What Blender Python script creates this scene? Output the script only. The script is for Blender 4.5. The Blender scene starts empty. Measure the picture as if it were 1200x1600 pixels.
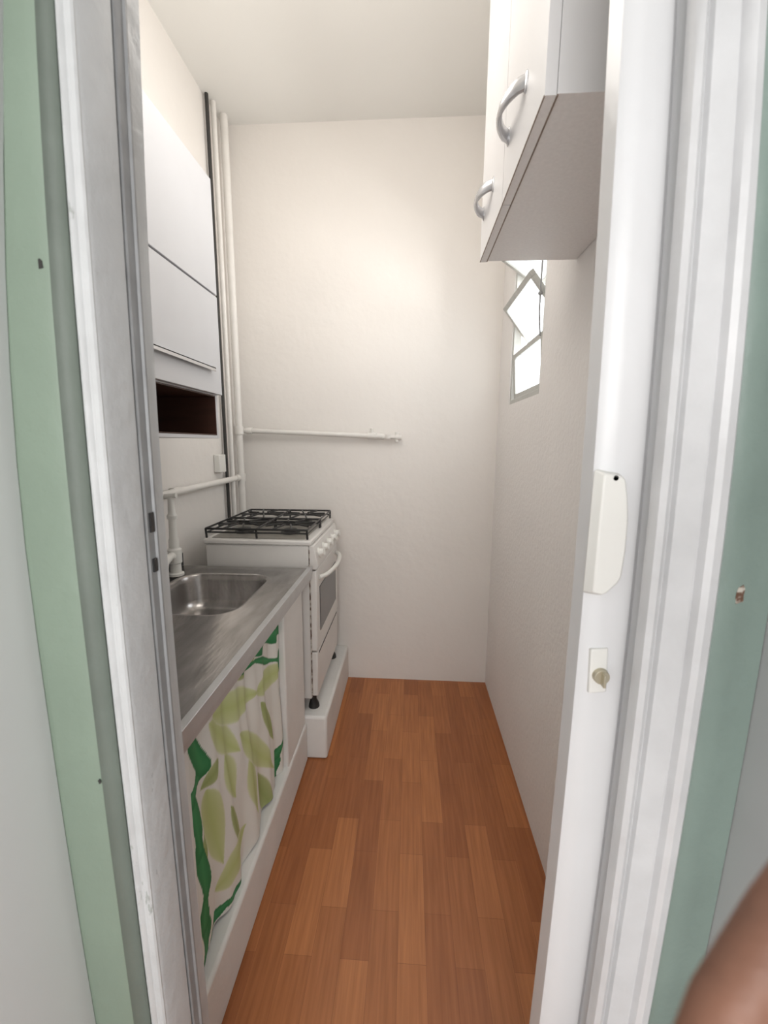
import bpy, math, random
from mathutils import Vector, Matrix
random.seed(4)
SC = bpy.context.scene
COL = SC.collection
try:
    SC.view_settings.view_transform = 'Standard'
    SC.view_settings.look = 'None'
except Exception:
    pass

# ------------------------------------------------------------ camera maths
F_PX = 657.0
H = 1.35
TH = math.radians(9.33); PS = math.radians(3.44); ROLL = math.radians(0.35)
hv = Vector((-math.sin(PS), math.cos(PS), 0))
Zv = Vector((0, 0, 1))
Fv = hv*math.cos(TH) - Zv*math.sin(TH)
Uv0 = hv*math.sin(TH) + Zv*math.cos(TH)
Rv0 = Vector((math.cos(PS), math.sin(PS), 0))
Rv = Rv0*math.cos(ROLL) + Uv0*math.sin(ROLL)
Uv = Uv0*math.cos(ROLL) - Rv0*math.sin(ROLL)
CAM = Vector((0, 0, H))
cd = bpy.data.cameras.new("camera")
cd.lens = 36*F_PX/1600
cd.sensor_width = 36
cd.clip_start = 0.01
cam = bpy.data.objects.new("camera", cd)
m = Matrix(((Rv.x, Uv.x, -Fv.x, 0), (Rv.y, Uv.y, -Fv.y, 0), (Rv.z, Uv.z, -Fv.z, H), (0, 0, 0, 1)))
cam.matrix_world = m
COL.objects.link(cam)
SC.camera = cam
cd.dof.use_dof = True
cd.dof.focus_distance = 1.2
cd.dof.aperture_fstop = 5.0

def on_x(u, v, X):
    a = (u-600)/F_PX; b = (800-v)/F_PX
    d = Rv*a + Uv*b + Fv
    t = X/d.x
    return CAM + d*t

# ------------------------------------------------------------ materials
def mat(name, col, rough=0.5, metal=0.0, var=0.04, vscale=8.0, bump=0.0, bscale=60.0, col2=None, stretch=None, spec=0.5, fac_lo=0.3, fac_hi=0.7, chips=None):
    M = bpy.data.materials.new(name); M.use_nodes = True
    nt = M.node_tree; n = nt.nodes; l = nt.links
    b = n["Principled BSDF"]
    b.inputs["Roughness"].default_value = rough
    b.inputs["Metallic"].default_value = metal
    b.inputs["Specular IOR Level"].default_value = spec
    tc = n.new("ShaderNodeTexCoord")
    mp = n.new("ShaderNodeMapping")
    if stretch: mp.inputs["Scale"].default_value = stretch
    l.new(tc.outputs["Object"], mp.inputs["Vector"])
    nz = n.new("ShaderNodeTexNoise"); nz.inputs["Scale"].default_value = vscale; nz.inputs["Detail"].default_value = 5
    l.new(mp.outputs[0], nz.inputs["Vector"])
    cr = n.new("ShaderNodeValToRGB")
    c2 = col2 if col2 else tuple(max(0, c*(1-var*3)) for c in col)
    cr.color_ramp.elements[0].position = fac_lo; cr.color_ramp.elements[0].color = (*c2, 1)
    cr.color_ramp.elements[1].position = fac_hi; cr.color_ramp.elements[1].color = (*col, 1)
    l.new(nz.outputs["Fac"], cr.inputs[0])
    last = cr.outputs[0]
    if chips:
        cc, sc_, th_ = chips
        n3 = n.new("ShaderNodeTexNoise"); n3.inputs["Scale"].default_value = sc_; n3.inputs["Detail"].default_value = 8; n3.inputs["Roughness"].default_value = 0.65
        m3 = n.new("ShaderNodeMapping"); m3.inputs["Scale"].default_value = (1, 1, 0.35); m3.inputs["Location"].default_value = (3.1, 1.7, 0.4)
        l.new(tc.outputs["Object"], m3.inputs["Vector"]); l.new(m3.outputs[0], n3.inputs["Vector"])
        r3 = n.new("ShaderNodeValToRGB"); r3.color_ramp.elements[0].position = th_; r3.color_ramp.elements[0].color = (0, 0, 0, 1)
        r3.color_ramp.elements[1].position = th_+0.02; r3.color_ramp.elements[1].color = (1, 1, 1, 1)
        l.new(n3.outputs["Fac"], r3.inputs[0])
        mx = n.new("ShaderNodeMix"); mx.data_type = 'RGBA'
        l.new(r3.outputs[0], mx.inputs[0]); l.new(last, mx.inputs[6]); mx.inputs[7].default_value = (*cc, 1)
        last = mx.outputs[2]
    l.new(last, b.inputs["Base Color"])
    if bump > 0:
        n2 = n.new("ShaderNodeTexNoise"); n2.inputs["Scale"].default_value = bscale; n2.inputs["Detail"].default_value = 4
        l.new(mp.outputs[0], n2.inputs["Vector"])
        bp = n.new("ShaderNodeBump"); bp.inputs["Strength"].default_value = bump; bp.inputs["Distance"].default_value = 0.004
        l.new(n2.outputs["Fac"], bp.inputs["Height"]); l.new(bp.outputs[0], b.inputs["Normal"])
    return M

M_WALL = mat("plaster_cream", (0.82, 0.785, 0.745), 0.75, var=0.015, vscale=2.0, bump=0.45, bscale=22)
M_WALLR = mat("plaster_rough_white", (0.86, 0.835, 0.815), 0.8, var=0.012, vscale=3, bump=0.65, bscale=60)
M_CEIL = mat("ceiling_paint", (0.82, 0.81, 0.775), 0.8, var=0.01, vscale=2)
M_GREEN = mat("sage_green_paint", (0.255, 0.325, 0.255), 0.5, var=0.04, vscale=5, bump=0.3)
M_GREENG = mat("sage_paint_shaded", (0.17, 0.20, 0.17), 0.55, var=0.06, vscale=9, bump=0.4, bscale=40)  # grey-sage darkened, shade inside the hollow moulding put into the colour
M_GREEN2 = mat("grey_green_paint", (0.235, 0.305, 0.27), 0.4, var=0.06, vscale=5, bump=0.25, chips=((0.50, 0.52, 0.49), 30, 0.71))
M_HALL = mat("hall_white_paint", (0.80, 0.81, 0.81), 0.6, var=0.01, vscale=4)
M_HALLR = mat("hall_white_paint_shaded", (0.48, 0.49, 0.49), 0.6, var=0.03, vscale=4)  # right hall wall: its shadow put into a darker white
M_FRAME = mat("gloss_white_enamel", (0.67, 0.67, 0.675), 0.3, var=0.04, vscale=14, bump=0.5, bscale=30, chips=((0.40, 0.41, 0.40), 38, 0.69))
M_FRAMEL = mat("worn_white_enamel", (0.66, 0.67, 0.67), 0.38, var=0.05, vscale=12, bump=0.6, bscale=45, chips=((0.42, 0.44, 0.42), 34, 0.65))
M_JAMB = mat("grey_white_jamb_paint", (0.62, 0.63, 0.635), 0.42, var=0.05, vscale=7, bump=0.55, bscale=40, chips=((0.42, 0.43, 0.43), 40, 0.67))
M_DOOR = mat("door_white", (0.71, 0.71, 0.715), 0.28, var=0.015, vscale=6, bump=0.2, bscale=25)
M_PLAST = mat("white_plastic", (0.78, 0.77, 0.73), 0.35, var=0.01)
M_PIPE = mat("painted_pipe", (0.79, 0.765, 0.725), 0.45, var=0.02, vscale=20)
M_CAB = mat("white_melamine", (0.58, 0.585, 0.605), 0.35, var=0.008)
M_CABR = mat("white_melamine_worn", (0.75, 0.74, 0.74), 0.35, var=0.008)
M_CABU = mat("bounce_pale_melamine_speckle", (0.90, 0.885, 0.875), 0.5, var=0.02, vscale=140)  # cabinet undersides: bounce light from the floor put into a paler colour
M_CABE = mat("brown_edge", (0.26, 0.20, 0.16), 0.6)
M_BROWN = mat("dark_brown_wood", (0.085, 0.038, 0.026), 0.45, var=0.1, vscale=5, stretch=(1, 1, 8))
M_STEEL = mat("brushed_steel", (0.48, 0.46, 0.445), 0.27, metal=0.88, col2=(0.30, 0.285, 0.275), vscale=7, stretch=(4, 1, 1), bump=0.2, bscale=24)
M_EDGE = mat("steel_edge", (0.56, 0.56, 0.56), 0.35, metal=0.45, var=0.03, vscale=20)
M_CHROME = mat("chrome", (0.62, 0.62, 0.63), 0.22, metal=1.0, var=0.01)
M_ALU = mat("aluminium_dull", (0.33, 0.335, 0.34), 0.5, metal=0.1, var=0.07, vscale=20, bump=0.3, bscale=50, chips=((0.5, 0.5, 0.49), 40, 0.66))
M_BLACK = mat("black_enamel", (0.02, 0.02, 0.02), 0.4, var=0.05)
M_DARK = mat("dark_rubber", (0.04, 0.038, 0.035), 0.7, var=0.05)
M_STOVE = mat("stove_white_enamel", (0.75, 0.73, 0.70), 0.3, var=0.02, vscale=10)
M_RUST = mat("rust_edge", (0.10, 0.05, 0.025), 0.8, col2=(0.6, 0.56, 0.5), vscale=30, fac_lo=0.45, fac_hi=0.55)
M_BARE = mat("bare_wood_patch", (0.12, 0.06, 0.035), 0.8, col2=(0.5, 0.46, 0.4), vscale=90, fac_lo=0.4, fac_hi=0.5)
M_COOK = mat("cooktop_steel", (0.42, 0.40, 0.36), 0.4, metal=0.6, var=0.08, vscale=10)
M_OVGL = mat("oven_glass", (0.05, 0.05, 0.055), 0.12, var=0.02)
M_MASON = mat("white_masonry", (0.81, 0.80, 0.775), 0.7, var=0.025, vscale=7, bump=0.5, bscale=25)
M_SKIN = mat("skin", (0.23, 0.105, 0.065), 0.5, var=0.10, vscale=40, bump=0.15, bscale=250)
M_WINF = mat("window_paint", (0.52, 0.52, 0.49), 0.5, var=0.04, vscale=30)
M_BRASS = mat("worn_brass", (0.55, 0.50, 0.38), 0.35, metal=0.6, var=0.05, vscale=30)
M_HANDLE = mat("satin_grey_handle", (0.58, 0.58, 0.59), 0.25, metal=0.6, var=0.02)

def glass_mat():
    M = bpy.data.materials.new("frosted_glass"); M.use_nodes = True
    nt = M.node_tree; n = nt.nodes; l = nt.links
    n.remove(n["Principled BSDF"]); out = n["Material Output"]
    tr = n.new("ShaderNodeBsdfTransparent"); tl = n.new("ShaderNodeBsdfTranslucent")
    tr.inputs[0].default_value = (0.62, 0.64, 0.66, 1)
    tl.inputs[0].default_value = (0.6, 0.62, 0.63, 1)
    wv = n.new("ShaderNodeTexWave"); wv.inputs["Scale"].default_value = 30; wv.bands_direction = 'Z'
    tc = n.new("ShaderNodeTexCoord"); l.new(tc.outputs["Object"], wv.inputs["Vector"])
    mr = n.new("ShaderNodeMapRange"); mr.inputs[3].default_value = 0.25; mr.inputs[4].default_value = 0.7
    l.new(wv.outputs["Fac"], mr.inputs[0])
    mx = n.new("ShaderNodeMixShader"); l.new(mr.outputs[0], mx.inputs[0])
    l.new(tr.outputs[0], mx.inputs[1]); l.new(tl.outputs[0], mx.inputs[2]); l.new(mx.outputs[0], out.inputs[0])
    return M
M_GLASS = glass_mat()

def floor_mat():
    M = bpy.data.materials.new("laminate_planks"); M.use_nodes = True
    nt = M.node_tree; n = nt.nodes; l = nt.links; b = n["Principled BSDF"]
    tc = n.new("ShaderNodeTexCoord"); mp = n.new("ShaderNodeMapping")
    mp.inputs["Rotation"].default_value = (0, 0, math.radians(90))
    l.new(tc.outputs["Object"], mp.inputs["Vector"])
    br = n.new("ShaderNodeTexBrick")
    br.offset = 0.41; br.offset_frequency = 2; br.squash = 1.0
    br.inputs["Scale"].default_value = 1.0
    br.inputs["Brick Width"].default_value = 0.30
    br.inputs["Row Height"].default_value = 0.076
    br.inputs["Mortar Size"].default_value = 0.0006
    br.inputs["Mortar Smooth"].default_value = 0.3
    br.inputs["Color1"].default_value = (0.50, 0.195, 0.070, 1)
    br.inputs["Color2"].default_value = (0.35, 0.122, 0.043, 1)
    br.inputs["Mortar"].default_value = (0.27, 0.095, 0.036, 1)
    l.new(mp.outputs[0], br.inputs["Vector"])
    m2 = n.new("ShaderNodeMapping"); m2.inputs["Scale"].default_value = (60, 3, 1)
    l.new(tc.outputs["Object"], m2.inputs["Vector"])
    nz = n.new("ShaderNodeTexNoise"); nz.inputs["Scale"].default_value = 1.6; nz.inputs["Detail"].default_value = 6
    l.new(m2.outputs[0], nz.inputs["Vector"])
    cr = n.new("ShaderNodeValToRGB")
    cr.color_ramp.elements[0].position = 0.3; cr.color_ramp.elements[0].color = (0.80, 0.76, 0.72, 1)
    cr.color_ramp.elements[1].position = 0.7; cr.color_ramp.elements[1].color = (1.10, 1.10, 1.10, 1)
    l.new(nz.outputs["Fac"], cr.inputs[0])
    mx = n.new("ShaderNodeMix"); mx.data_type = 'RGBA'; mx.blend_type = 'MULTIPLY'; mx.inputs[0].default_value = 1
    l.new(br.outputs["Color"], mx.inputs[6]); l.new(cr.outputs[0], mx.inputs[7])
    l.new(mx.outputs[2], b.inputs["Base Color"])
    b.inputs["Roughness"].default_value = 0.3
    return M
M_FLOOR = floor_mat()

def curtain_mat():
    M = bpy.data.materials.new("leaf_print_fabric"); M.use_nodes = True
    nt = M.node_tree; n = nt.nodes; l = nt.links; b = n["Principled BSDF"]
    at = n.new("ShaderNodeAttribute"); at.attribute_name = "print"
    l.new(at.outputs["Color"], b.inputs["Base Color"]); b.inputs["Roughness"].default_value = 0.8
    return M
M_CURT = curtain_mat()

# ------------------------------------------------------------ mesh builder
class MB:
    def __init__(s): s.v = []; s.f = []; s.m = []
    def box(s, x0, x1, y0, y1, z0, z1, mi=0):
        o = len(s.v)
        s.v += [Vector(p) for p in ((x0,y0,z0),(x1,y0,z0),(x1,y1,z0),(x0,y1,z0),(x0,y0,z1),(x1,y0,z1),(x1,y1,z1),(x0,y1,z1))]
        for q in ((0,3,2,1),(4,5,6,7),(0,1,5,4),(1,2,6,5),(2,3,7,6),(3,0,4,7)):
            s.f.append(tuple(o+i for i in q)); s.m.append(mi)
        return s
    def tube(s, pts, r, seg=12, mi=0, caps=True, closed=False):
        pts = [Vector(p) for p in pts]; n = len(pts)
        rs = r if isinstance(r, (list, tuple)) else [r]*n
        o = len(s.v); up = None
        for i, p in enumerate(pts):
            if closed: t = pts[(i+1) % n]-pts[i-1]
            elif i == 0: t = pts[1]-p
            elif i == n-1: t = p-pts[i-1]
            else: t = (pts[i+1]-p).normalized()+(p-pts[i-1]).normalized()
            t.normalize()
            if up is None:
                up = Vector((0,0,1)) if abs(t.z) < 0.9 else Vector((1,0,0))
            a = t.cross(up)
            if a.length < 1e-4: a = t.orthogonal()
            a.normalize(); bb = a.cross(t).normalized(); up = bb
            for k in range(seg):
                an = 2*math.pi*k/seg
                s.v.append(p+(a*math.cos(an)+bb*math.sin(an))*rs[i])
        rng = n if closed else n-1
        for i in range(rng):
            j = (i+1) % n
            for k in range(seg):
                k2 = (k+1) % seg
                s.f.append((o+i*seg+k, o+i*seg+k2, o+j*seg+k2, o+j*seg+k)); s.m.append(mi)
        if caps and not closed:
            s.f.append(tuple(o+k for k in reversed(range(seg)))); s.m.append(mi)
            s.f.append(tuple(o+(n-1)*seg+k for k in range(seg))); s.m.append(mi)
        return s
    def ball(s, c, r, sc=(1,1,1), mi=0, seg=14, rings=9):
        c = Vector(c); o = len(s.v)
        for i in range(rings+1):
            ph = math.pi*i/rings
            rr = max(math.sin(ph), 0.02)
            for k in range(seg):
                an = 2*math.pi*k/seg
                s.v.append(c+Vector((r*sc[0]*rr*math.cos(an), r*sc[1]*rr*math.sin(an), r*sc[2]*math.cos(ph))))
        for i in range(rings):
            for k in range(seg):
                k2 = (k+1) % seg
                s.f.append((o+i*seg+k, o+(i+1)*seg+k, o+(i+1)*seg+k2, o+i*seg+k2)); s.m.append(mi)
        s.f.append(tuple(o+k for k in range(seg))); s.m.append(mi)
        s.f.append(tuple(o+rings*seg+k for k in reversed(range(seg)))); s.m.append(mi)
        return s
    def prism(s, prof, z0, z1, nz=1, mi=0, fn=None):
        o = len(s.v); n = len(prof)
        for j in range(nz+1):
            z = z0+(z1-z0)*j/nz
            for (x, y) in prof:
                s.v.append(Vector((x, y, z)))
        for j in range(nz):
            for k in range(n):
                k2 = (k+1) % n
                s.f.append((o+j*n+k, o+j*n+k2, o+(j+1)*n+k2, o+(j+1)*n+k)); s.m.append(mi)
        s.f.append(tuple(o+k for k in reversed(range(n)))); s.m.append(mi)
        s.f.append(tuple(o+nz*n+k for k in range(n))); s.m.append(mi)
        return s
    def xform(s, fn, start=0):
        for i in range(start, len(s.v)): s.v[i] = fn(s.v[i])
        return s
    def build(s, name, mats, parent=None, bevel=0, smooth=35, label=None, cat=None, kind=None, group=None, bseg=2):
        if not isinstance(mats, (list, tuple)): mats = [mats]
        xs = [v.x for v in s.v]; ys = [v.y for v in s.v]; zs = [v.z for v in s.v]
        org = Vector(((min(xs)+max(xs))/2, (min(ys)+max(ys))/2, min(zs)))
        me = bpy.data.meshes.new(name)
        me.from_pydata([v-org for v in s.v], [], s.f)
        for mm in mats: me.materials.append(mm)
        for p, mi in zip(me.polygons, s.m): p.material_index = mi; p.use_smooth = True
        me.update()
        import bmesh
        bm = bmesh.new(); bm.from_mesh(me); bmesh.ops.recalc_face_normals(bm, faces=bm.faces); bm.to_mesh(me); bm.free()
        try: me.set_sharp_from_angle(angle=math.radians(smooth))
        except Exception: pass
        ob = bpy.data.objects.new(name, me); COL.objects.link(ob)
        ob.location = org
        if bevel > 0:
            bv = ob.modifiers.new("bevel", 'BEVEL'); bv.width = bevel; bv.segments = bseg; bv.limit_method = 'ANGLE'; bv.angle_limit = math.radians(40)
        if parent is not None:
            attach(ob, parent)
        if label: ob["label"] = label
        if cat: ob["category"] = cat
        if kind: ob["kind"] = kind
        if group: ob["group"] = group
        return ob

WLOC = {}
def attach(ob, parent):
    pw = WLOC.get(parent.name, None)
    if pw is None: pw = parent.location.copy()
    WLOC[ob.name] = ob.location.copy()
    ob.parent = parent
    ob.location = WLOC[ob.name]-pw

def empty(name, loc, label=None, cat=None, kind=None, group=None):
    e = bpy.data.objects.new(name, None); COL.objects.link(e)
    e.location = loc; e.empty_display_size = 0.05
    if label: e["label"] = label
    if cat: e["category"] = cat
    if kind: e["kind"] = kind
    if group: e["group"] = group
    return e

# ------------------------------------------------------------ dimensions
XL, XR, YB, YF, ZC = -0.93, 0.45, 2.25, 0.575, 2.855
YH = 0.465          # hall face of the entry wall

# ------------------------------------------------------------ room shell
MB().box(XL-0.15, XR+0.15, -1.2, YB+0.15, -0.05, 0).build("floor", M_FLOOR, kind="structure", label="orange brown wood laminate strip floor")
MB().box(XL-0.15, XR+0.15, -1.2, YB+0.15, ZC, ZC+0.05).build("ceiling", M_CEIL, kind="structure", label="off-white painted ceiling")
MB().box(XL-0.15, XL, YH, YB+0.15, 0, ZC).build("wall_left", M_WALL, kind="structure", label="cream painted plaster wall")
MB().box(XL, XR, YB, YB+0.15, 0, ZC).build("wall_back", M_WALL, kind="structure", label="cream painted plaster end wall")
WY0, WY1, WZ0, WZ1 = 1.56, 2.02, 1.525, 2.21
w = MB()
w.box(XR, XR+0.13, YH, WY0, 0, ZC).box(XR, XR+0.13, WY1, YB+0.15, 0, ZC)
w.box(XR, XR+0.13, WY0, WY1, 0, WZ0).box(XR, XR+0.13, WY0, WY1, WZ1, ZC)
w.build("wall_right", M_WALLR, kind="structure", label="rough white plaster wall with small window opening")

def bow(v):
    x, z = v.x, v.z
    if z > 1.15:
        s = ((min(z, 1.9)-1.15)/0.6)**2
        if x < 0: t = 0.105*s*min(1.3, (abs(x)/0.45)**4)
        else: t = 0.10*s*min(1.3, (abs(x)/0.36)**1.5)
    else:
        s = ((1.15-z)/0.7)**2
        t = (0.025*abs(x)/0.45 if x < 0 else 0.055)*s
    return Vector((x*(1-t), v.y, z))

# entry wall (hall side green)
w = MB()
NZ = 28
def rect(x0, x1, y0, y1): return [(x0, y0), (x1, y0), (x1, y1), (x0, y1)]
w.prism(rect(-0.60, -0.36, YH, YF), 0, 2.2, NZ)
w.prism(rect(0.335, 0.449, YH, YF), 0, 2.2, NZ)
w.xform(bow)
w.box(-0.929, -0.58, YH, YF, 0, 2.2)
w.box(-0.929, 0.449, YH, YF, 2.2, ZC)
ob = w.build("wall_front", [M_GREEN, M_WALL], kind="structure", label="entry wall painted pale sage green on the hall side")
for p in ob.data.polygons:
    if p.normal.y > 0.5: p.material_index = 1
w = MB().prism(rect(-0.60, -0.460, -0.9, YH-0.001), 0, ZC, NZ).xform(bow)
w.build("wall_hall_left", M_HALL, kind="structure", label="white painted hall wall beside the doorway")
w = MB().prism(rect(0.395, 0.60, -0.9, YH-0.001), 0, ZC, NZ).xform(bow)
w.build("wall_hall_right", M_HALLR, kind="structure", label="white painted hall wall beside the doorway, shade put into its colour")
w = MB().prism([(0.334, YH-0.0005), (0.334, YH-0.003), (0.340, YH-0.006), (0.350, YH-0.007), (0.362, YH-0.0065), (0.370, YH-0.004), (0.394, YH-0.004), (0.394, YH-0.0005)], 0, 2.2, NZ).xform(bow)
gs = w.build("wall_green_strip", M_GREEN2, kind="structure", label="narrow grey-green painted wall strip")

def arc_prof(x0, x1, y_back, y_face, mold):
    pts = [(x0, y_back)]
    for fr, d in mold: pts.append((x0+(x1-x0)*fr, y_face-d))
    pts.append((x1, y_back))
    return pts
mold = [(0, 0.0), (0.04, 0.003), (0.3, 0.005), (0.7, 0.006), (0.95, 0.005), (1.0, 0.004)]
w = MB().prism(arc_prof(-0.448, -0.390, YH-0.0005, YH-0.006, mold), 0, 2.2, NZ).xform(bow)
gl = w.build("trim_1", M_GREEN, kind="structure", label="sage green painted outer band of the door frame")
mold = [(0, 0.004), (0.10, 0.001), (0.3, -0.002), (0.6, -0.003), (0.85, -0.001), (1.0, 0.003)]
w = MB().prism(arc_prof(-0.3898, -0.3645, YH-0.0005, YH-0.006, mold), 0, 2.2, NZ).xform(bow)
w.build("trim_8", M_GREENG, kind="structure", label="grey-sage hollow moulding of the door frame, darkened with the shade of the hollow")
mold = [(0, 0.002), (0.10, 0.005), (0.25, 0.006), (0.40, 0.004), (0.46, 0.002), (0.56, 0.002), (0.62, 0.003), (0.9, 0.003), (1.0, 0.001)]
w = MB().prism(arc_prof(-0.364, -0.343, YH-0.0005, YH-0.005, mold), 0, 2.2, NZ).xform(bow)
w.build("trim_7", M_FRAMEL, kind="structure", label="worn white enamelled inner bead of the door frame")
w = MB().prism([(-0.36, YH-0.004), (-0.343, YH-0.004), (-0.341, YH), (-0.341, 0.512), (-0.351, 0.515), (-0.351, YF), (-0.36, YF)], 0, 2.15, NZ).xform(bow)
w.build("trim_2", M_JAMB, kind="structure", label="grey-white painted door jamb")
w = MB()
w.prism([(-0.350, 0.5155), (-0.3405, 0.5155), (-0.3392, 0.517), (-0.3392, 0.5295), (-0.3362, 0.531), (-0.3362, 0.534), (-0.350, 0.534)], 0, 2.12, NZ).xform(bow)
latch = w.build("trim_3", M_ALU, kind="structure", label="dull worn grey latch strip on the door jamb")
s = MB().box(-0.3415, -0.3365, 0.5205, 0.5280, 1.232, 1.258).box(-0.3415, -0.3365, 0.5205, 0.5280, 1.178, 1.196)
s.build("latch_slot", M_BLACK, parent=latch)

# right architrave
mold = [(0, 0.0), (0.03, 0.008), (0.10, 0.012), (0.17, 0.008), (0.19, 0.001), (0.24, 0.001), (0.27, 0.006), (0.58, 0.008), (0.62, 0.001), (0.67, 0.001), (0.72, 0.008), (0.80, 0.011), (0.92, 0.009), (1.0, 0.002)]
w = MB().prism(arc_prof(0.259, 0.336, YH-0.0005, YH-0.006, mold), 0, 2.2, NZ).xform(bow)
w.build("trim_4", M_FRAME, kind="structure", label="glossy white enamelled door architrave with moulding")
w = MB().prism(rect(0.320, 0.334, YH, YF), 0, 2.15, NZ).xform(bow)
w.build("trim_5", M_FRAME, kind="structure", label="white painted door jamb")
w = MB().box(-0.40, 0.33, YH-0.018, YH-0.001, 2.205, 2.26).build("trim_6", M_FRAME, kind="structure", label="white door head trim")

# folding door
door = empty("door_1", (0.24, 0.51, 0), kind="structure", label="white folding door pushed open, with plastic pull and small lock")
prof = [(0.211, 0.497), (0.219, 0.492), (0.234, 0.490), (0.262, 0.489), (0.268, 0.494), (0.274, 0.484), (0.281, 0.479), (0.288, 0.481), (0.288, 0.53), (0.211, 0.53)]
w = MB().prism(prof, 0.012, 2.1, NZ).xform(bow)
w.build("door_post", M_DOOR, parent=door, smooth=30)
zz = [(0.2895, 0.506), (0.296, 0.550), (0.303, 0.506), (0.310, 0.550), (0.316, 0.506)]
w = MB().prism(zz+[(x+0.0015, y+0.002) for x, y in reversed(zz)], 0.012, 2.1, NZ).xform(bow)
w.build("folded_panel", M_DOOR, parent=door)
def on_y(u, v, Y):
    a = (u-600)/F_PX; b = (800-v)/F_PX
    d = Rv*a+Uv*b+Fv
    return CAM+d*(Y/d.y)
def on_post(u, v): return on_y(u, v, 0.49)
q = [on_post(930, 737), on_post(934, 733), on_post(966, 737), on_post(974, 742), on_post(979, 770), on_post(981, 810), on_post(977, 860), on_post(969, 903), on_post(962, 912), on_post(940, 928), on_post(930, 931), on_post(912, 927)]
def plate(w, q, y0, y1, inset):
    c = sum(q, Vector())/len(q); n = len(q); o = len(w.v)
    for p in q: w.v.append(Vector((p.x, y0, p.z)))
    for p in q:
        w.v.append(Vector((p.x+(c.x-p.x)*inset, y1, p.z+(c.z-p.z)*inset*0.25)))
    for k in range(n):
        k2 = (k+1) % n
        w.f.append((o+k, o+k2, o+n+k2, o+n+k)); w.m.append(0)
    w.f.append(tuple(range(o, o+n))); w.m.append(0)
    w.f.append(tuple(range(o+n, o+2*n))); w.m.append(0)
w = MB(); plate(w, q, 0.4945, 0.480, 0.26)
hd = w.build("pull_handle", M_PLAST, parent=door, bevel=0.0015, label="off-white plastic pull handle")
c = on_post(956, 746)
MB().tube([(c.x, 0.486, c.z), (c.x, 0.4800, c.z)], [0.0035, 0.003], 10).build("screw", M_DARK, parent=hd)
q = [on_post(921, 1013), on_post(950, 1011), on_post(947, 1080), on_post(917, 1082)]
w = MB(); plate(w, q, 0.494, 0.487, 0.08)
lk = w.build("lock_plate", M_PLAST, parent=door, bevel=0.0015, label="small ivory lock plate")
c = on_post(936, 1053)
MB().tube([(c.x, 0.489, c.z), (c.x, 0.481, c.z)], [0.010, 0.009], 16).box(c.x-0.0015, c.x+0.0015, 0.473, 0.482, c.z-0.009, c.z+0.007).build("lock_turn", M_BRASS, parent=lk, bevel=0.0005)
def blob(w, c, rx, rz, y, n=11, seed=1):
    rnd = random.Random(seed); o = len(w.v)
    prof = [0.7+0.5*rnd.random() for _ in range(n)]
    for yy in (y, y-0.0008):
        for k in range(n):
            a = 2*math.pi*k/n; rr = prof[k]
            w.v.append(Vector((c.x+rx*rr*math.cos(a), yy, c.z+rz*rr*math.sin(a))))
    for k in range(n):
        k2 = (k+1) % n; w.f.append((o+k, o+k2, o+n+k2, o+n+k)); w.m.append(0)
    w.f.append(tuple(range(o, o+n))); w.m.append(0); w.f.append(tuple(range(o+n, o+2*n))); w.m.append(0)
w = MB(); blob(w, on_y(1156, 930, YH-0.0066), 0.0045, 0.012, YH-0.0064)
w.build("bare_patch", M_BARE, parent=gs)
w = MB()
blob(w, on_y(62, 412, YH-0.0125), 0.0028, 0.0055, YH-0.0114, seed=3)
blob(w, on_y(155, 1222, YH-0.0125), 0.0018, 0.003, YH-0.0114, seed=5)
w.build("nail_hole", M_DARK, parent=gl)

# ------------------------------------------------------------ window
win = empty("window_1", (XR+0.03, (WY0+WY1)/2, WZ0), kind="structure", label="small white louvre window with tilting frosted panes")
w = MB(); fx0, fx1 = XR+0.004, XR+0.038; t = 0.02
w.box(fx0, fx1, WY0, WY0+t, WZ0, WZ1).box(fx0, fx1, WY1-t, WY1, WZ0, WZ1)
w.box(fx0, fx1, WY0+t, WY1-t, WZ0, WZ0+t).box(fx0, fx1, WY0+t, WY1-t, WZ1-t, WZ1)
w.build("window_frame", M_WINF, parent=win, bevel=0.002)
zs = [WZ0+0.02, 1.745, 1.965, WZ1-0.02]
tilt = [4, 38, 55]
for i in range(3):
    z0, z1 = zs[i]+0.004, zs[i+1]-0.004
    zc = (z0+z1)/2; y0, y1 = WY0+t+0.003, WY1-t-0.003
    a = math.radians(tilt[i]); xc = XR+0.02
    def rot(v, xc=xc, zc=zc, a=a):
        dx, dz = v.x-xc, v.z-zc
        return Vector((xc+dx*math.cos(a)-dz*math.sin(a), v.y, zc+dx*math.sin(a)+dz*math.cos(a)))
    b = 0.020
    w = MB()
    w.box(xc-0.009, xc+0.009, y0, y1, z0, z0+b).box(xc-0.009, xc+0.009, y0, y1, z1-b, z1)
    w.box(xc-0.009, xc+0.009, y0, y0+b, z0+b, z1-b).box(xc-0.009, xc+0.009, y1-b, y1, z0+b, z1-b)
    w.xform(rot)
    sash = w.build("window_sash", M_WINF, parent=win, bevel=0.0015)
    MB().box(xc-0.002, xc+0.002, y0+b-0.001, y1-b+0.001, z0+b-0.001, z1-b+0.001).xform(rot).build("glass_pane", M_GLASS, parent=sash)
w = MB()
w.tube([(XR-0.004, WY0+0.014, 1.72), (XR-0.012, WY0+0.014, 1.80), (XR-0.012, WY0+0.012, 1.98), (XR-0.004, WY0+0.014, 2.06)], 0.003, 8)
w.ball((XR-0.012, WY0+0.013, 1.86), 0.008).ball((XR-0.012, WY0+0.013, 1.98), 0.006)
w.build("window_lever", M_ALU, parent=win)

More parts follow.
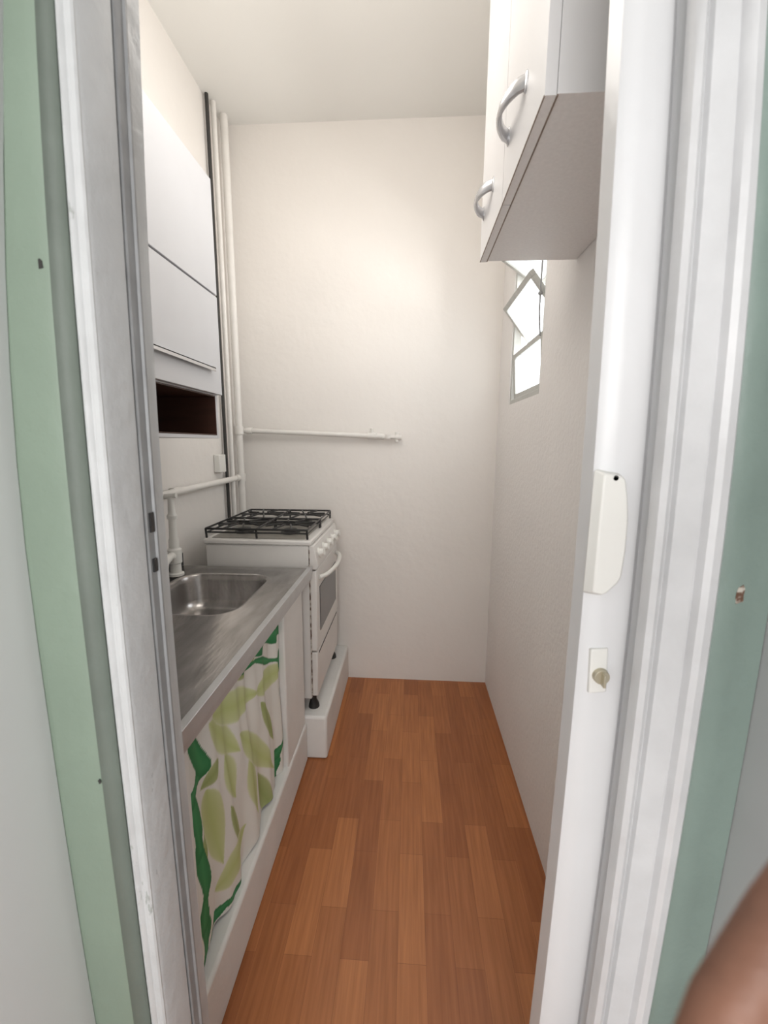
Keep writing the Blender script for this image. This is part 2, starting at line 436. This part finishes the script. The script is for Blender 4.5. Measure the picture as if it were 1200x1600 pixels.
# ------------------------------------------------------------ counter base (masonry)
base = empty("sink_counter_base", (-0.68, 1.08, 0), label="white masonry counter base with open front under the worktop", cat="counter base")
w = MB(); fx = -0.418
w.box(XL+0.001, -0.425, 0.578, 0.715, 0, 0.805)
w.box(-0.500, -0.425, 1.345, 1.595, 0, 0.805)
w.box(XL+0.001, -0.500, 1.515, 1.595, 0, 0.805)
w.box(XL+0.001, XL+0.02, 0.715, 1.515, 0.185, 0.805)
w.build("body", M_MASON, parent=base, bevel=0.006, bseg=3)
MB().box(XL+0.001, fx, 0.578, 1.597, 0, 0.175).build("plinth", M_MASON, parent=base, bevel=0.010, bseg=3)

# worktop with basin
wt = empty("sink_worktop", (-0.66, 1.09, 0.806), label="brushed stainless steel worktop with a rounded sink basin", cat="sink")
ZT = 0.85
X0, X1, Y0, Y1 = XL+0.002, -0.39, 0.578, 1.612
bx0, bx1, by0, by1, br_ = -0.835, -0.515, 1.125, 1.50, 0.075
def rrect(x0, x1, y0, y1, r, n=8):
    pts = []
    for cx, cy, a0 in ((x1-r, y1-r, 0), (x0+r, y1-r, 90), (x0+r, y0+r, 180), (x1-r, y0+r, 270)):
        for k in range(n+1):
            a = math.radians(a0+90*k/n)
            pts.append((cx+r*math.cos(a), cy+r*math.sin(a)))
    return pts
w = MB()
cx, cy = (bx0+bx1)/2, (by0+by1)/2
def ring(x0, x1, y0, y1, r, z): return [Vector((x, y, z)) for x, y in rrect(x0, x1, y0, y1, r)]
g = 0.02
inner = ring(bx0-g, bx1+g, by0-g, by1+g, br_+g, ZT)
n8 = 8; outer = []
seg = n8+1
corn = [(X1, Y1), (X0, Y1), (X0, Y0), (X1, Y0)]
for ci in range(4):
    cxx, cyy = corn[ci]
    for k in range(seg):
        p = inner[ci*seg+k]; f = k/n8
        if ci in (0, 2):
            if f < 0.5: q = Vector((cxx, p.y+(cyy-p.y)*(f*2), ZT))
            else: q = Vector((cxx+(p.x-cxx)*(f-0.5)*2, cyy, ZT))
        else:
            if f < 0.5: q = Vector((p.x+(cxx-p.x)*(f*2), cyy, ZT))
            else: q = Vector((cxx, cyy+(p.y-cyy)*(f-0.5)*2, ZT))
        outer.append(q)
down = [Vector((q.x, q.y, 0.8065)) for q in outer]
rings = [down, outer, inner,
         ring(bx0-0.014, bx1+0.014, by0-0.014, by1+0.014, br_+0.014, ZT+0.005),
         ring(bx0-0.006, bx1+0.006, by0-0.006, by1+0.006, br_+0.006, ZT+0.005),
         ring(bx0, bx1, by0, by1, br_, ZT-0.002),
         ring(bx0+0.006, bx1-0.006, by0+0.006, by1-0.006, br_-0.004, ZT-0.02),
         ring(bx0+0.012, bx1-0.012, by0+0.012, by1-0.012, br_-0.006, ZT-0.09),
         ring(bx0+0.022, bx1-0.022, by0+0.022, by1-0.022, br_-0.01, ZT-0.112),
         ring(bx0+0.045, bx1-0.045, by0+0.045, by1-0.045, br_-0.03, ZT-0.124),
         ring(cx-0.04, cx+0.04, cy-0.04, cy+0.04, 0.039, ZT-0.128),
         ring(cx-0.022, cx+0.022, cy-0.022, cy+0.022, 0.0215, ZT-0.131)]
n = len(inner)
for rg in rings: w.v += rg
for i in range(len(rings)-1):
    for k in range(n):
        k2 = (k+1) % n
        w.f.append((i*n+k, i*n+k2, (i+1)*n+k2, (i+1)*n+k)); w.m.append(0)
w.f.append(tuple((len(rings)-1)*n+k for k in range(n))); w.m.append(1)
w.build("worktop_sheet", [M_STEEL, M_BLACK], parent=wt, smooth=50)
MB().box(X1-0.012, X1+0.006, Y0, Y1, 0.828, 0.857).box(X1-0.001, X1+0.001, Y0, Y1, 0.806, 0.828).build("front_edge", M_EDGE, parent=wt, bevel=0.002)
MB().box(X0, X0+0.012, Y0, Y1, ZT, ZT+0.055).build("upstand", mat("steel_dark_reflection", (0.16, 0.16, 0.17), 0.35, metal=0.8), parent=wt, bevel=0.003)  # stainless lip, its dark reflection put into the base colour
MB().tube([(cx, cy, ZT-0.1285), (cx, cy, ZT-0.124)], [0.03, 0.026], 20).build("drain", M_CHROME, parent=wt)

# faucet
tx, ty = -0.868, 1.47
fa = empty("faucet", (tx, ty, ZT), label="slim white plastic faucet with tall tapered stem behind the sink", cat="faucet")
w = MB()
w.tube([(tx, ty, ZT+0.006), (tx, ty, ZT+0.014), (tx, ty, ZT+0.018), (tx, ty, ZT+0.05), (tx, ty, ZT+0.055), (tx, ty, ZT+0.105), (tx, ty, ZT+0.112), (tx, ty, ZT+0.14), (tx, ty, ZT+0.15), (tx, ty, ZT+0.22)],
       [0.028, 0.028, 0.020, 0.019, 0.024, 0.025, 0.018, 0.018, 0.015, 0.013], 20)
w.build("faucet_body", M_PLAST, parent=fa)
w = MB().tube([(tx, ty, ZT+0.22), (tx, ty, ZT+0.232), (tx, ty, ZT+0.24), (tx, ty, ZT+0.30)], [0.017, 0.018, 0.013, 0.010], 14)
w.tube([(tx-0.020, ty, ZT+0.303), (tx+0.022, ty, ZT+0.307)], 0.009, 10)
w.build("faucet_handle", M_PLAST, parent=fa)
w = MB().tube([(tx, ty-0.01, ZT+0.085), (tx+0.012, ty-0.06, ZT+0.088), (tx+0.02, ty-0.10, ZT+0.082), (tx+0.022, ty-0.115, ZT+0.065), (tx+0.022, ty-0.118, ZT+0.02)], [0.014, 0.014, 0.015, 0.017, 0.018], 14)
w.build("spout", M_PLAST, parent=fa)

# ------------------------------------------------------------ curtain
leafs = [((330,1120),(402,1082),.044,0),((398,1085),(442,1035),.040,0),((370,1145),(428,1200),.038,0),((322,1130),(372,1172),.036,0),
 ((325,1235),(350,1350),.044,0),((386,1178),(404,1272),.034,0),((342,1395),(388,1285),.044,0),((406,1098),(430,1158),.030,1),
 ((340,1185),(318,1238),.026,1),((350,1180),(374,1245),.036,0),((405,1210),(427,1280),.032,1),((362,1056),(398,1028),.030,1),((325,1290),(316,1360),.022,1),((358,1258),(380,1318),.022,1)]
bord = [[(302,1150),(318,1200),(302,1250),(312,1330),(318,1400),(316,1450),(330,1520)],
        [(330,1500),(338,1448),(352,1412),(378,1372),(395,1340),(410,1300),(424,1262),(438,1225)],
        [(443,965),(436,1030),(440,1060),(444,1130),(434,1180),(436,1225)], [(395,1020),(412,1000),(440,980)], [(372,1052),(398,1034),(436,1030)]]
bw = [0.024, 0.017, 0.020, 0.030, 0.012]
XCU = -0.445
def P2(u, v):
    p = on_x(u, v, XCU); return (p.y, p.z)
L2 = [(P2(*a), P2(*b), wd, c) for a, b, wd, c in leafs]
B2 = [[P2(*p) for p in bb] for bb in bord]
def segd(p, a, b):
    ax, ay = a; bx, by = b; dx, dy = bx-ax, by-ay
    L = dx*dx+dy*dy
    t = ((p[0]-ax)*dx+(p[1]-ay)*dy)/L if L > 0 else 0
    tt = min(1, max(0, t))
    return math.hypot(p[0]-ax-dx*tt, p[1]-ay-dy*tt), t
BG = (0.79, 0.79, 0.745)
def mixc(a, b, f):
    f = min(1, max(0, f)); return tuple(x+(y-x)*f for x, y in zip(a, b))
def pcol(y, z):
    for bb, wdt in zip(B2, bw):
        for i in range(len(bb)-1):
            d, t = segd((y, z), bb[i], bb[i+1])
            ww = wdt*(0.8+0.35*math.sin(y*60+z*45))
            if d < ww: return mixc((0.06, 0.29, 0.11), (0.03, 0.20, 0.07), d/ww*1.2)
    for a, b, wd, c in L2:
        d, t = segd((y, z), a, b)
        if 0 < t < 1:
            hw = wd*math.sin(math.pi*t**0.8)
            if d < hw:
                k = min(1, d/hw)
                cc = mixc((0.52, 0.60, 0.25), (0.63, 0.69, 0.40), k) if c == 0 else mixc((0.33, 0.40, 0.15), (0.44, 0.50, 0.24), k)
                return mixc(cc, BG, (k-0.85)*4)
    return BG
NY, NZc = 230, 230
yy0, yy1, zz0, zz1 = 0.7165, 1.343, 0.182, 0.806
verts, faces, cols = [], [], []
for j in range(NZc+1):
    z = zz0+(zz1-zz0)*j/NZc
    hem = 1-j/NZc
    for i in range(NY+1):
        y = yy0+(yy1-yy0)*i/NY
        ed = max(0, min(1, (y-yy0)/0.04, (yy1-y)/0.04))
        amp = (0.005+0.006*hem)*(0.35+0.65*ed)
        ph = y*38+1.6*math.sin(z*5+y*4)+0.5*math.sin(z*13)
        x = XCU+amp*(math.sin(ph)+0.25*math.sin(2*ph+1))*0.85+0.0025*math.sin(y*95+z*6)+0.003*hem*math.sin(z*17+y*11)
        zq = z+hem*0.006*math.sin(y*17+1)
        verts.append((min(x, -0.4265), y, min(zq, 0.806))); cols.append((*pcol(y, z), 1))
for j in range(NZc):
    for i in range(NY):
        o = j*(NY+1)+i
        faces.append((o, o+1, o+NY+2, o+NY+1))
me = bpy.data.meshes.new("curtain")
org = Vector((XCU, 1.03, zz0))
me.from_pydata([Vector(v)-org for v in verts], [], faces)
ca = me.color_attributes.new("print", 'FLOAT_COLOR', 'POINT')
for i, c in enumerate(cols): ca.data[i].color = c
for p in me.polygons: p.use_smooth = True
me.materials.append(M_CURT)
cu = bpy.data.objects.new("sink_curtain", me); COL.objects.link(cu); cu.location = org
cu["label"] = "white fabric curtain with green leaf print hanging under the worktop"; cu["category"] = "curtain"

# ------------------------------------------------------------ platform + stove
MB().box(XL+0.001, -0.335, 1.60, YB-0.001, 0, 0.20).build("stove_platform", M_MASON, bevel=0.012, bseg=3, label="low white masonry plinth under the stove", cat="plinth")
st = empty("stove", (-0.61, 1.885, 0.2), label="white freestanding four-burner gas stove with black wire grates", cat="stove")
sx0, sx1, sy0, sy1 = -0.835, -0.405, 1.64, 2.14
w = MB().box(sx0, sx1, sy0, sy1, 0.255, 0.935)
w.build("body", M_STOVE, parent=st, bevel=0.006)
MB().box(sx1+0.0005, sx1+0.004, sy0-0.0015, sy0+0.004, 0.27, 0.92).build("corner_strip", M_RUST, parent=st)
w = MB().box(sx0-0.006, sx1+0.012, sy0-0.006, sy1+0.006, 0.936, 0.957)
w.build("cooktop", M_STOVE, parent=st, bevel=0.006)
w = MB().box(sx0+0.02, sx1-0.02, sy0+0.02, sy1-0.02, 0.9575, 0.960)
w.build("cooktop_tray", M_COOK, parent=st, bevel=0.001)
bc = [(sx0+0.115, sy0+0.13), (sx0+0.115, sy1-0.13), (sx1-0.11, sy0+0.13), (sx1-0.11, sy1-0.13)]
for bxx, byy in bc:
    MB().tube([(bxx, byy, 0.9605), (bxx, byy, 0.968), (bxx, byy, 0.970), (bxx, byy, 0.978)], [0.042, 0.04, 0.030, 0.028], 20).build("burner", M_BLACK, parent=st)
for gy0, gy1 in ((sy0+0.0, (sy0+sy1)/2-0.004), ((sy0+sy1)/2+0.004, sy1)):
    w = MB(); zt = 1.0; gx0, gx1 = sx0+0.005, sx1-0.005; r = 0.0045
    w.tube([(gx0, gy0, zt), (gx1, gy0, zt), (gx1, gy1, zt), (gx0, gy1, zt)], r, 8, closed=True)
    w.tube([(gx0, gy0+0.012, zt-0.017), (gx1, gy0+0.012, zt-0.017), (gx1, gy1-0.012, zt-0.017), (gx0, gy1-0.012, zt-0.017)], r*0.8, 8, closed=True)
    gm = (gx0+gx1)/2; gym = (gy0+gy1)/2
    w.tube([(gm, gy0, zt), (gm, gy1, zt)], r, 8)
    w.tube([(gx0, gym, zt-0.002), (gx1, gym, zt-0.002)], r*0.9, 8)
    for xx in (gx0, gx1, gm):
        for yq in (gy0, gy1):
            w.tube([(xx, yq, zt), (xx, yq+(0.006 if yq == gy0 else -0.006), 0.9605)], r, 8)
    for cxg in (sx0+0.115, sx1-0.11):
        for k in range(8):
            a = math.pi*k/4+math.pi/8
            ex = cxg+0.10*math.cos(a); ey = gym+0.12*math.sin(a)
            ex = min(max(ex, gx0 if cxg < gm else gm), gm if cxg < gm else gx1); ey = min(max(ey, gy0), gy1)
            w.tube([(cxg+0.03*math.cos(a), gym+0.03*math.sin(a), zt+0.004), (ex, ey, zt)], r*0.9, 8)
    w.build("grate", M_BLACK, parent=st, label="black wire pan grate")
w = MB()
cp = [(-0.404, 0.835), (-0.372, 0.835), (-0.366, 0.850), (-0.384, 0.935), (-0.404, 0.935)]
for y in (sy0, sy1):
    for x, z in cp: w.v.append(Vector((x, y, z)))
k = len(cp)
for i in range(k):
    w.f.append((i, (i+1) % k, k+(i+1) % k, k+i)); w.m.append(0)
w.f.append(tuple(range(k))); w.m.append(0); w.f.append(tuple(range(k, 2*k))); w.m.append(0)
w.build("control_panel", M_STOVE, parent=st, bevel=0.003)
for i in range(5):
    y = sy0+0.06+i*0.095; z = 0.893; x = -0.376
    w = MB().tube([(x-0.003, y, z), (x+0.006, y, z+0.001), (x+0.008, y, z+0.002), (x+0.022, y, z+0.005)], [0.021, 0.021, 0.017, 0.014], 18)
    w.box(x+0.018, x+0.028, y-0.003, y+0.003, z-0.010, z+0.018)
    w.build("knob", M_PLAST, parent=st)
od = MB().box(-0.404, -0.376, sy0+0.004, sy1-0.004, 0.475, 0.828).build("oven_door", M_STOVE, parent=st, bevel=0.005)
MB().box(-0.3765, -0.3735, sy0+0.06, sy1-0.06, 0.545, 0.745).build("oven_window", M_OVGL, parent=od, bevel=0.001)
pts = []
for k in range(15):
    f = k/14; y = sy0+0.045+f*(sy1-sy0-0.09)
    pts.append((-0.374+0.042*math.sin(math.pi*f)**0.5, y, 0.79))
MB().tube(pts, 0.010, 12).build("oven_handle", M_PLAST, parent=od)
MB().box(-0.404, -0.378, sy0+0.004, sy1-0.004, 0.268, 0.468).build("lower_panel", M_STOVE, parent=st, bevel=0.005)
MB().box(-0.3785, -0.3765, sy0+0.03, sy1-0.03, 0.455, 0.460).build("vent_slot", M_DARK, parent=st)
for fxp in (sx0+0.04, sx1-0.02):
    for fyp in (sy0+0.035, sy1-0.035):
        w = MB().tube([(fxp+0.02, fyp, 0.2005), (fxp+0.02, fyp, 0.215), (fxp+0.018, fyp, 0.235), (fxp+0.015, fyp, 0.256)], [0.024, 0.022, 0.014, 0.018], 14)
        w.build("foot", M_BLACK, parent=st)

# ------------------------------------------------------------ left wall cabinet
lc = empty("wall_cabinet", (-0.79, 1.11, 1.355), label="white two-flap wall cabinet over a dark open niche", cat="cabinet")
cx0, cx1, cy0, cy1 = XL+0.001, -0.665, 0.76, 1.455
w = MB(); t = 0.015
w.box(cx0, cx1, cy0, cy0+t, 1.362, 2.17).box(cx0, cx1, cy1-t, cy1, 1.362, 2.17)
w.box(cx0, cx1, cy0+t, cy1-t, 2.155, 2.17).box(cx0, cx1, cy0+t, cy1-t, 1.505, 1.52)
w.box(cx0, cx1, cy0+t, cy1-t, 1.362, 1.372)
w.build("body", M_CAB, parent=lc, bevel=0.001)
w = MB().box(cx0+0.001, cx0+0.006, cy0+t, cy1-t, 1.372, 1.505)
w.box(cx0+0.006, cx1-0.001, cy1-t-0.003, cy1-t-0.0003, 1.373, 1.504)
w.box(cx0+0.006, cx1-0.001, cy0+t+0.0003, cy0+t+0.003, 1.373, 1.504)
w.box(cx0+0.006, cx1-0.001, cy0+t+0.003, cy1-t-0.003, 1.373, 1.376)
w.box(cx0+0.006, cx1-0.001, cy0+t+0.003, cy1-t-0.003, 1.501, 1.504)
w.build("niche_lining", M_BROWN, parent=lc)
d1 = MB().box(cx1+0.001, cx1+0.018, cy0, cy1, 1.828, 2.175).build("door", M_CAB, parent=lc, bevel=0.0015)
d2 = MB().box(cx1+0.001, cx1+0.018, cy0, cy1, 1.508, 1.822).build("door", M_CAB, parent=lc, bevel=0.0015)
w = MB().box(cx1+0.018, cx1+0.034, 0.83, 1.385, 1.583, 1.587).box(cx1+0.030, cx1+0.034, 0.83, 1.385, 1.575, 1.587)
w.box(cx1+0.018, cx1+0.032, 1.37, 1.385, 1.5835, 1.590)
w.build("handle", M_CHROME, parent=d2, bevel=0.0008, label="thin chrome bar handle")

# ------------------------------------------------------------ right wall cabinet
rc = empty("wall_cabinet.001", (0.32, 1.0, 1.85), label="white wall cabinet with two doors and arched grey handles", cat="cabinet")
kx0, kx1, ky0, ky1, kz0, kz1 = 0.205, XR-0.001, 0.713, 1.285, 1.85, 2.55
w = MB().box(kx0, kx1, ky0, ky1, kz0+0.001, kz1)
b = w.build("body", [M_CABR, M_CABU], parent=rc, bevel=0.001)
for p in b.data.polygons:
    if p.normal.z < -0.5: p.material_index = 1
ym = 1.0
for (a0, a1) in ((ky0, ym-0.0015), (ym+0.0015, ky1)):
    dd = MB().box(kx0-0.018, kx0-0.001, a0, a1, kz0-0.001, kz1-0.01, 0).build("door", [M_CABR, M_CABU], parent=rc)
    for p in dd.data.polygons:
        if p.normal.z < -0.5: p.material_index = 1
    c0, c1 = a1-0.165, a1-0.035
    w = MB(); pts = []; rr = []; hz = kz0+0.105
    for k in range(17):
        f = k/16
        pts.append((kx0-0.018-0.030*math.sin(math.pi*f)**0.6, c0+(c1-c0)*f, hz)); rr.append(0.0045+0.003*abs(math.cos(math.pi*f)))
    w.tube(pts, rr, 12)
    for yq in (c0, c1): w.ball((kx0-0.0185, yq, hz), 0.010, (0.4, 1.2, 1))
    w.xform(lambda v: Vector((v.x, v.y, hz+(v.z-hz)*1.7)))
    w.build("handle", M_HANDLE, parent=dd, label="satin grey arched handle")
w = MB().box(kx0-0.0015, kx0+0.002, ky0+0.001, ky1-0.001, kz0-0.0008, kz0+0.001)
w.box(kx0-0.0188, kx0-0.0172, ky0+0.001, ky1-0.001, kz0-0.0018, kz0+0.0005)
w.build("edge_strip", M_CABE, parent=rc)

# ------------------------------------------------------------ pipes
def vpipe(name, x, y, r, m, lab, z0=0.205, z1=ZC-0.001, couplings=()):
    w = MB().tube([(x, y, z0), (x, y, z1)], r, 16)
    for z in couplings: w.tube([(x, y, z-0.02), (x, y, z+0.02)], r*1.3, 16)
    return w.build(name, m, label=lab, cat="pipe")
vpipe("vertical_pipe", -0.914, 2.06, 0.008, M_DARK, "slim dark upright cylinder in the dark gap beside the pipes")  # dark cylinder filling the dark gap left of the pipes
vpipe("vertical_pipe", -0.905, 2.105, 0.012, M_PIPE, "slim cream painted pipe running up the wall")
vpipe("vertical_pipe", -0.892, 2.185, 0.018, M_PIPE, "thicker cream painted pipe with couplings in the corner", couplings=(1.165, 1.41))
w = MB().tube([(-0.873, 2.205, 1.41), (-0.19, 2.222, 1.385)], 0.013, 16)
w.tube([(-0.86, 2.2055, 1.409), (-0.83, 2.206, 1.408)], 0.018, 16)
w.tube([(-0.22, 2.222, 1.386), (-0.175, 2.222, 1.385)], 0.018, 16)
gp = w.build("gas_pipe", M_PIPE, label="cream painted pipe running across the end wall to a valve", cat="pipe")
w = MB().tube([(-0.175, 2.222, 1.385), (-0.14, 2.222, 1.382), (-0.135, 2.222, 1.382), (-0.075, 2.222, 1.38)], [0.015, 0.015, 0.010, 0.010], 14)
w.tube([(-0.115, 2.222, 1.372), (-0.115, 2.222, 1.392)], 0.016, 14).tube([(-0.07, 2.222, 1.355), (-0.07, 2.222, 1.405)], 0.009, 12)
w.tube([(-0.075, 2.222, 1.38), (-0.045, 2.222, 1.38)], 0.015, 14)
w.tube([(-0.2, 2.222, 1.385), (-0.2, 2.215, 1.425)], 0.008, 10)
w.build("valve", M_PIPE, parent=gp)
w = MB().tube([(-0.897, 2.16, 1.165), (-0.910, 0.60, 1.145)], 0.014, 16)
w.tube([(-0.898, 2.155, 1.165), (-0.898, 2.12, 1.165)], 0.018, 16).tube([(-0.908, 1.60, 1.158), (-0.908, 1.55, 1.157)], 0.018, 16)
w.build("water_pipe", M_PIPE, label="cream painted water pipe running along the wall above the sink", cat="pipe")
sk = MB().box(XL+0.0005, XL+0.03, 1.955, 2.025, 1.205, 1.29).build("wall_socket", M_PLAST, bevel=0.004, label="small white surface mounted socket box on the wall", cat="socket")

# ------------------------------------------------------------ hand near the lens
def C(r, u, f):
    return CAM+Rv*(r+0.001)+Uv*(u+0.001)+Fv*f
w = MB()
fi = [
 [(.142,-.086,.122),(.111,-.116,.118),(.089,-.135,.112),(.071,-.150,.103)],
 [(.156,-.100,.124),(.126,-.134,.122),(.103,-.155,.114),(.086,-.170,.104)],
 [(.168,-.113,.126),(.140,-.146,.125),(.119,-.165,.116),(.104,-.179,.104)],
 [(.179,-.126,.128),(.156,-.152,.128),(.140,-.167,.120),(.128,-.178,.110)]]
rad = [[.0100,.0088,.0080,.0066],[.0103,.0090,.0082,.0067],[.0098,.0086,.0078,.0063],[.0088,.0077,.0070,.0056]]
for js, rs in zip(fi, rad):
    P = [C(*j) for j in js]
    w.tube(P, rs, 14)
    for p, r in zip(P, rs): w.ball(p, r)
for (js, rs), off in zip(zip(fi, rad), (-.014, -.005, .005, .014)):
    P = [C(.206+off*0.5, -.042-off*0.8, .135), C(*js[0])]
    w.tube(P, [.015, rs[0]*1.12], 14)
    w.ball(P[0], .015)
w.tube([C(.188, -.072, .131), C(.160, -.103, .126)], [.016, .013], 14); w.ball(C(.182, -.078, .130), .017)
w.tube([C(.198, -.080, .133), C(.170, -.113, .128)], [.014, .012], 14)
T = [C(.198, -.036, .128), C(.175, -.044, .112), C(.158, -.063, .103), C(.149, -.082, .098)]
w.tube(T, [.015, .0125, .0105, .0085], 14)
for p, r in zip(T, [.015, .0125, .0105, .0085]): w.ball(p, r)
A = [C(.202, -.046, .135), C(.235, -.02, .125), C(.27, -.04, .06), C(.31, -.12, -.06)]
w.tube(A, [.024, .026, .030, .038], 18)
for p, r in zip(A, [.024, .026, .030, .038]): w.ball(p, r)
hnd = w.build("person", M_SKIN, label="bare hand with fingers bent, held close beside the doorway", cat="person")
rm = hnd.modifiers.new("remesh", 'REMESH'); rm.mode = 'VOXEL'; rm.voxel_size = 0.0016; rm.use_smooth_shade = True
sm = hnd.modifiers.new("smooth", 'SMOOTH'); sm.iterations = 3; sm.factor = 0.5

# ------------------------------------------------------------ light
W = bpy.data.worlds.new("world"); SC.world = W; W.use_nodes = True
bg = W.node_tree.nodes["Background"]; bg.inputs[0].default_value = (0.99, 0.99, 1.0, 1); bg.inputs[1].default_value = 1.5
def area(name, loc, rot, sx, sy, e, col):
    L = bpy.data.lights.new(name, 'AREA'); L.shape = 'RECTANGLE'; L.size = sx; L.size_y = sy; L.energy = e; L.color = col
    o = bpy.data.objects.new(name, L); COL.objects.link(o); o.location = loc; o.rotation_euler = rot; return o
area("window_daylight", (1.3, 1.75, 2.0), (0, math.radians(84), 0), 1.0, 1.0, 115, (1, 0.985, 0.96))
area("hall_fill", (0.0, -1.0, 1.5), (math.radians(88), 0, 0), 0.8, 1.2, 14, (1, 0.99, 0.975))  # fill lamp added behind the camera to brighten frames and kitchen
P = bpy.data.lights.new("kitchen_fill", 'POINT'); P.energy = 12; P.shadow_soft_size = 0.25; P.color = (1, 0.955, 0.90)  # point lamp added as fill for the kitchen, no fixture seen
po = bpy.data.objects.new("kitchen_fill", P); COL.objects.link(po); po.location = (-0.25, 1.1, 2.35)
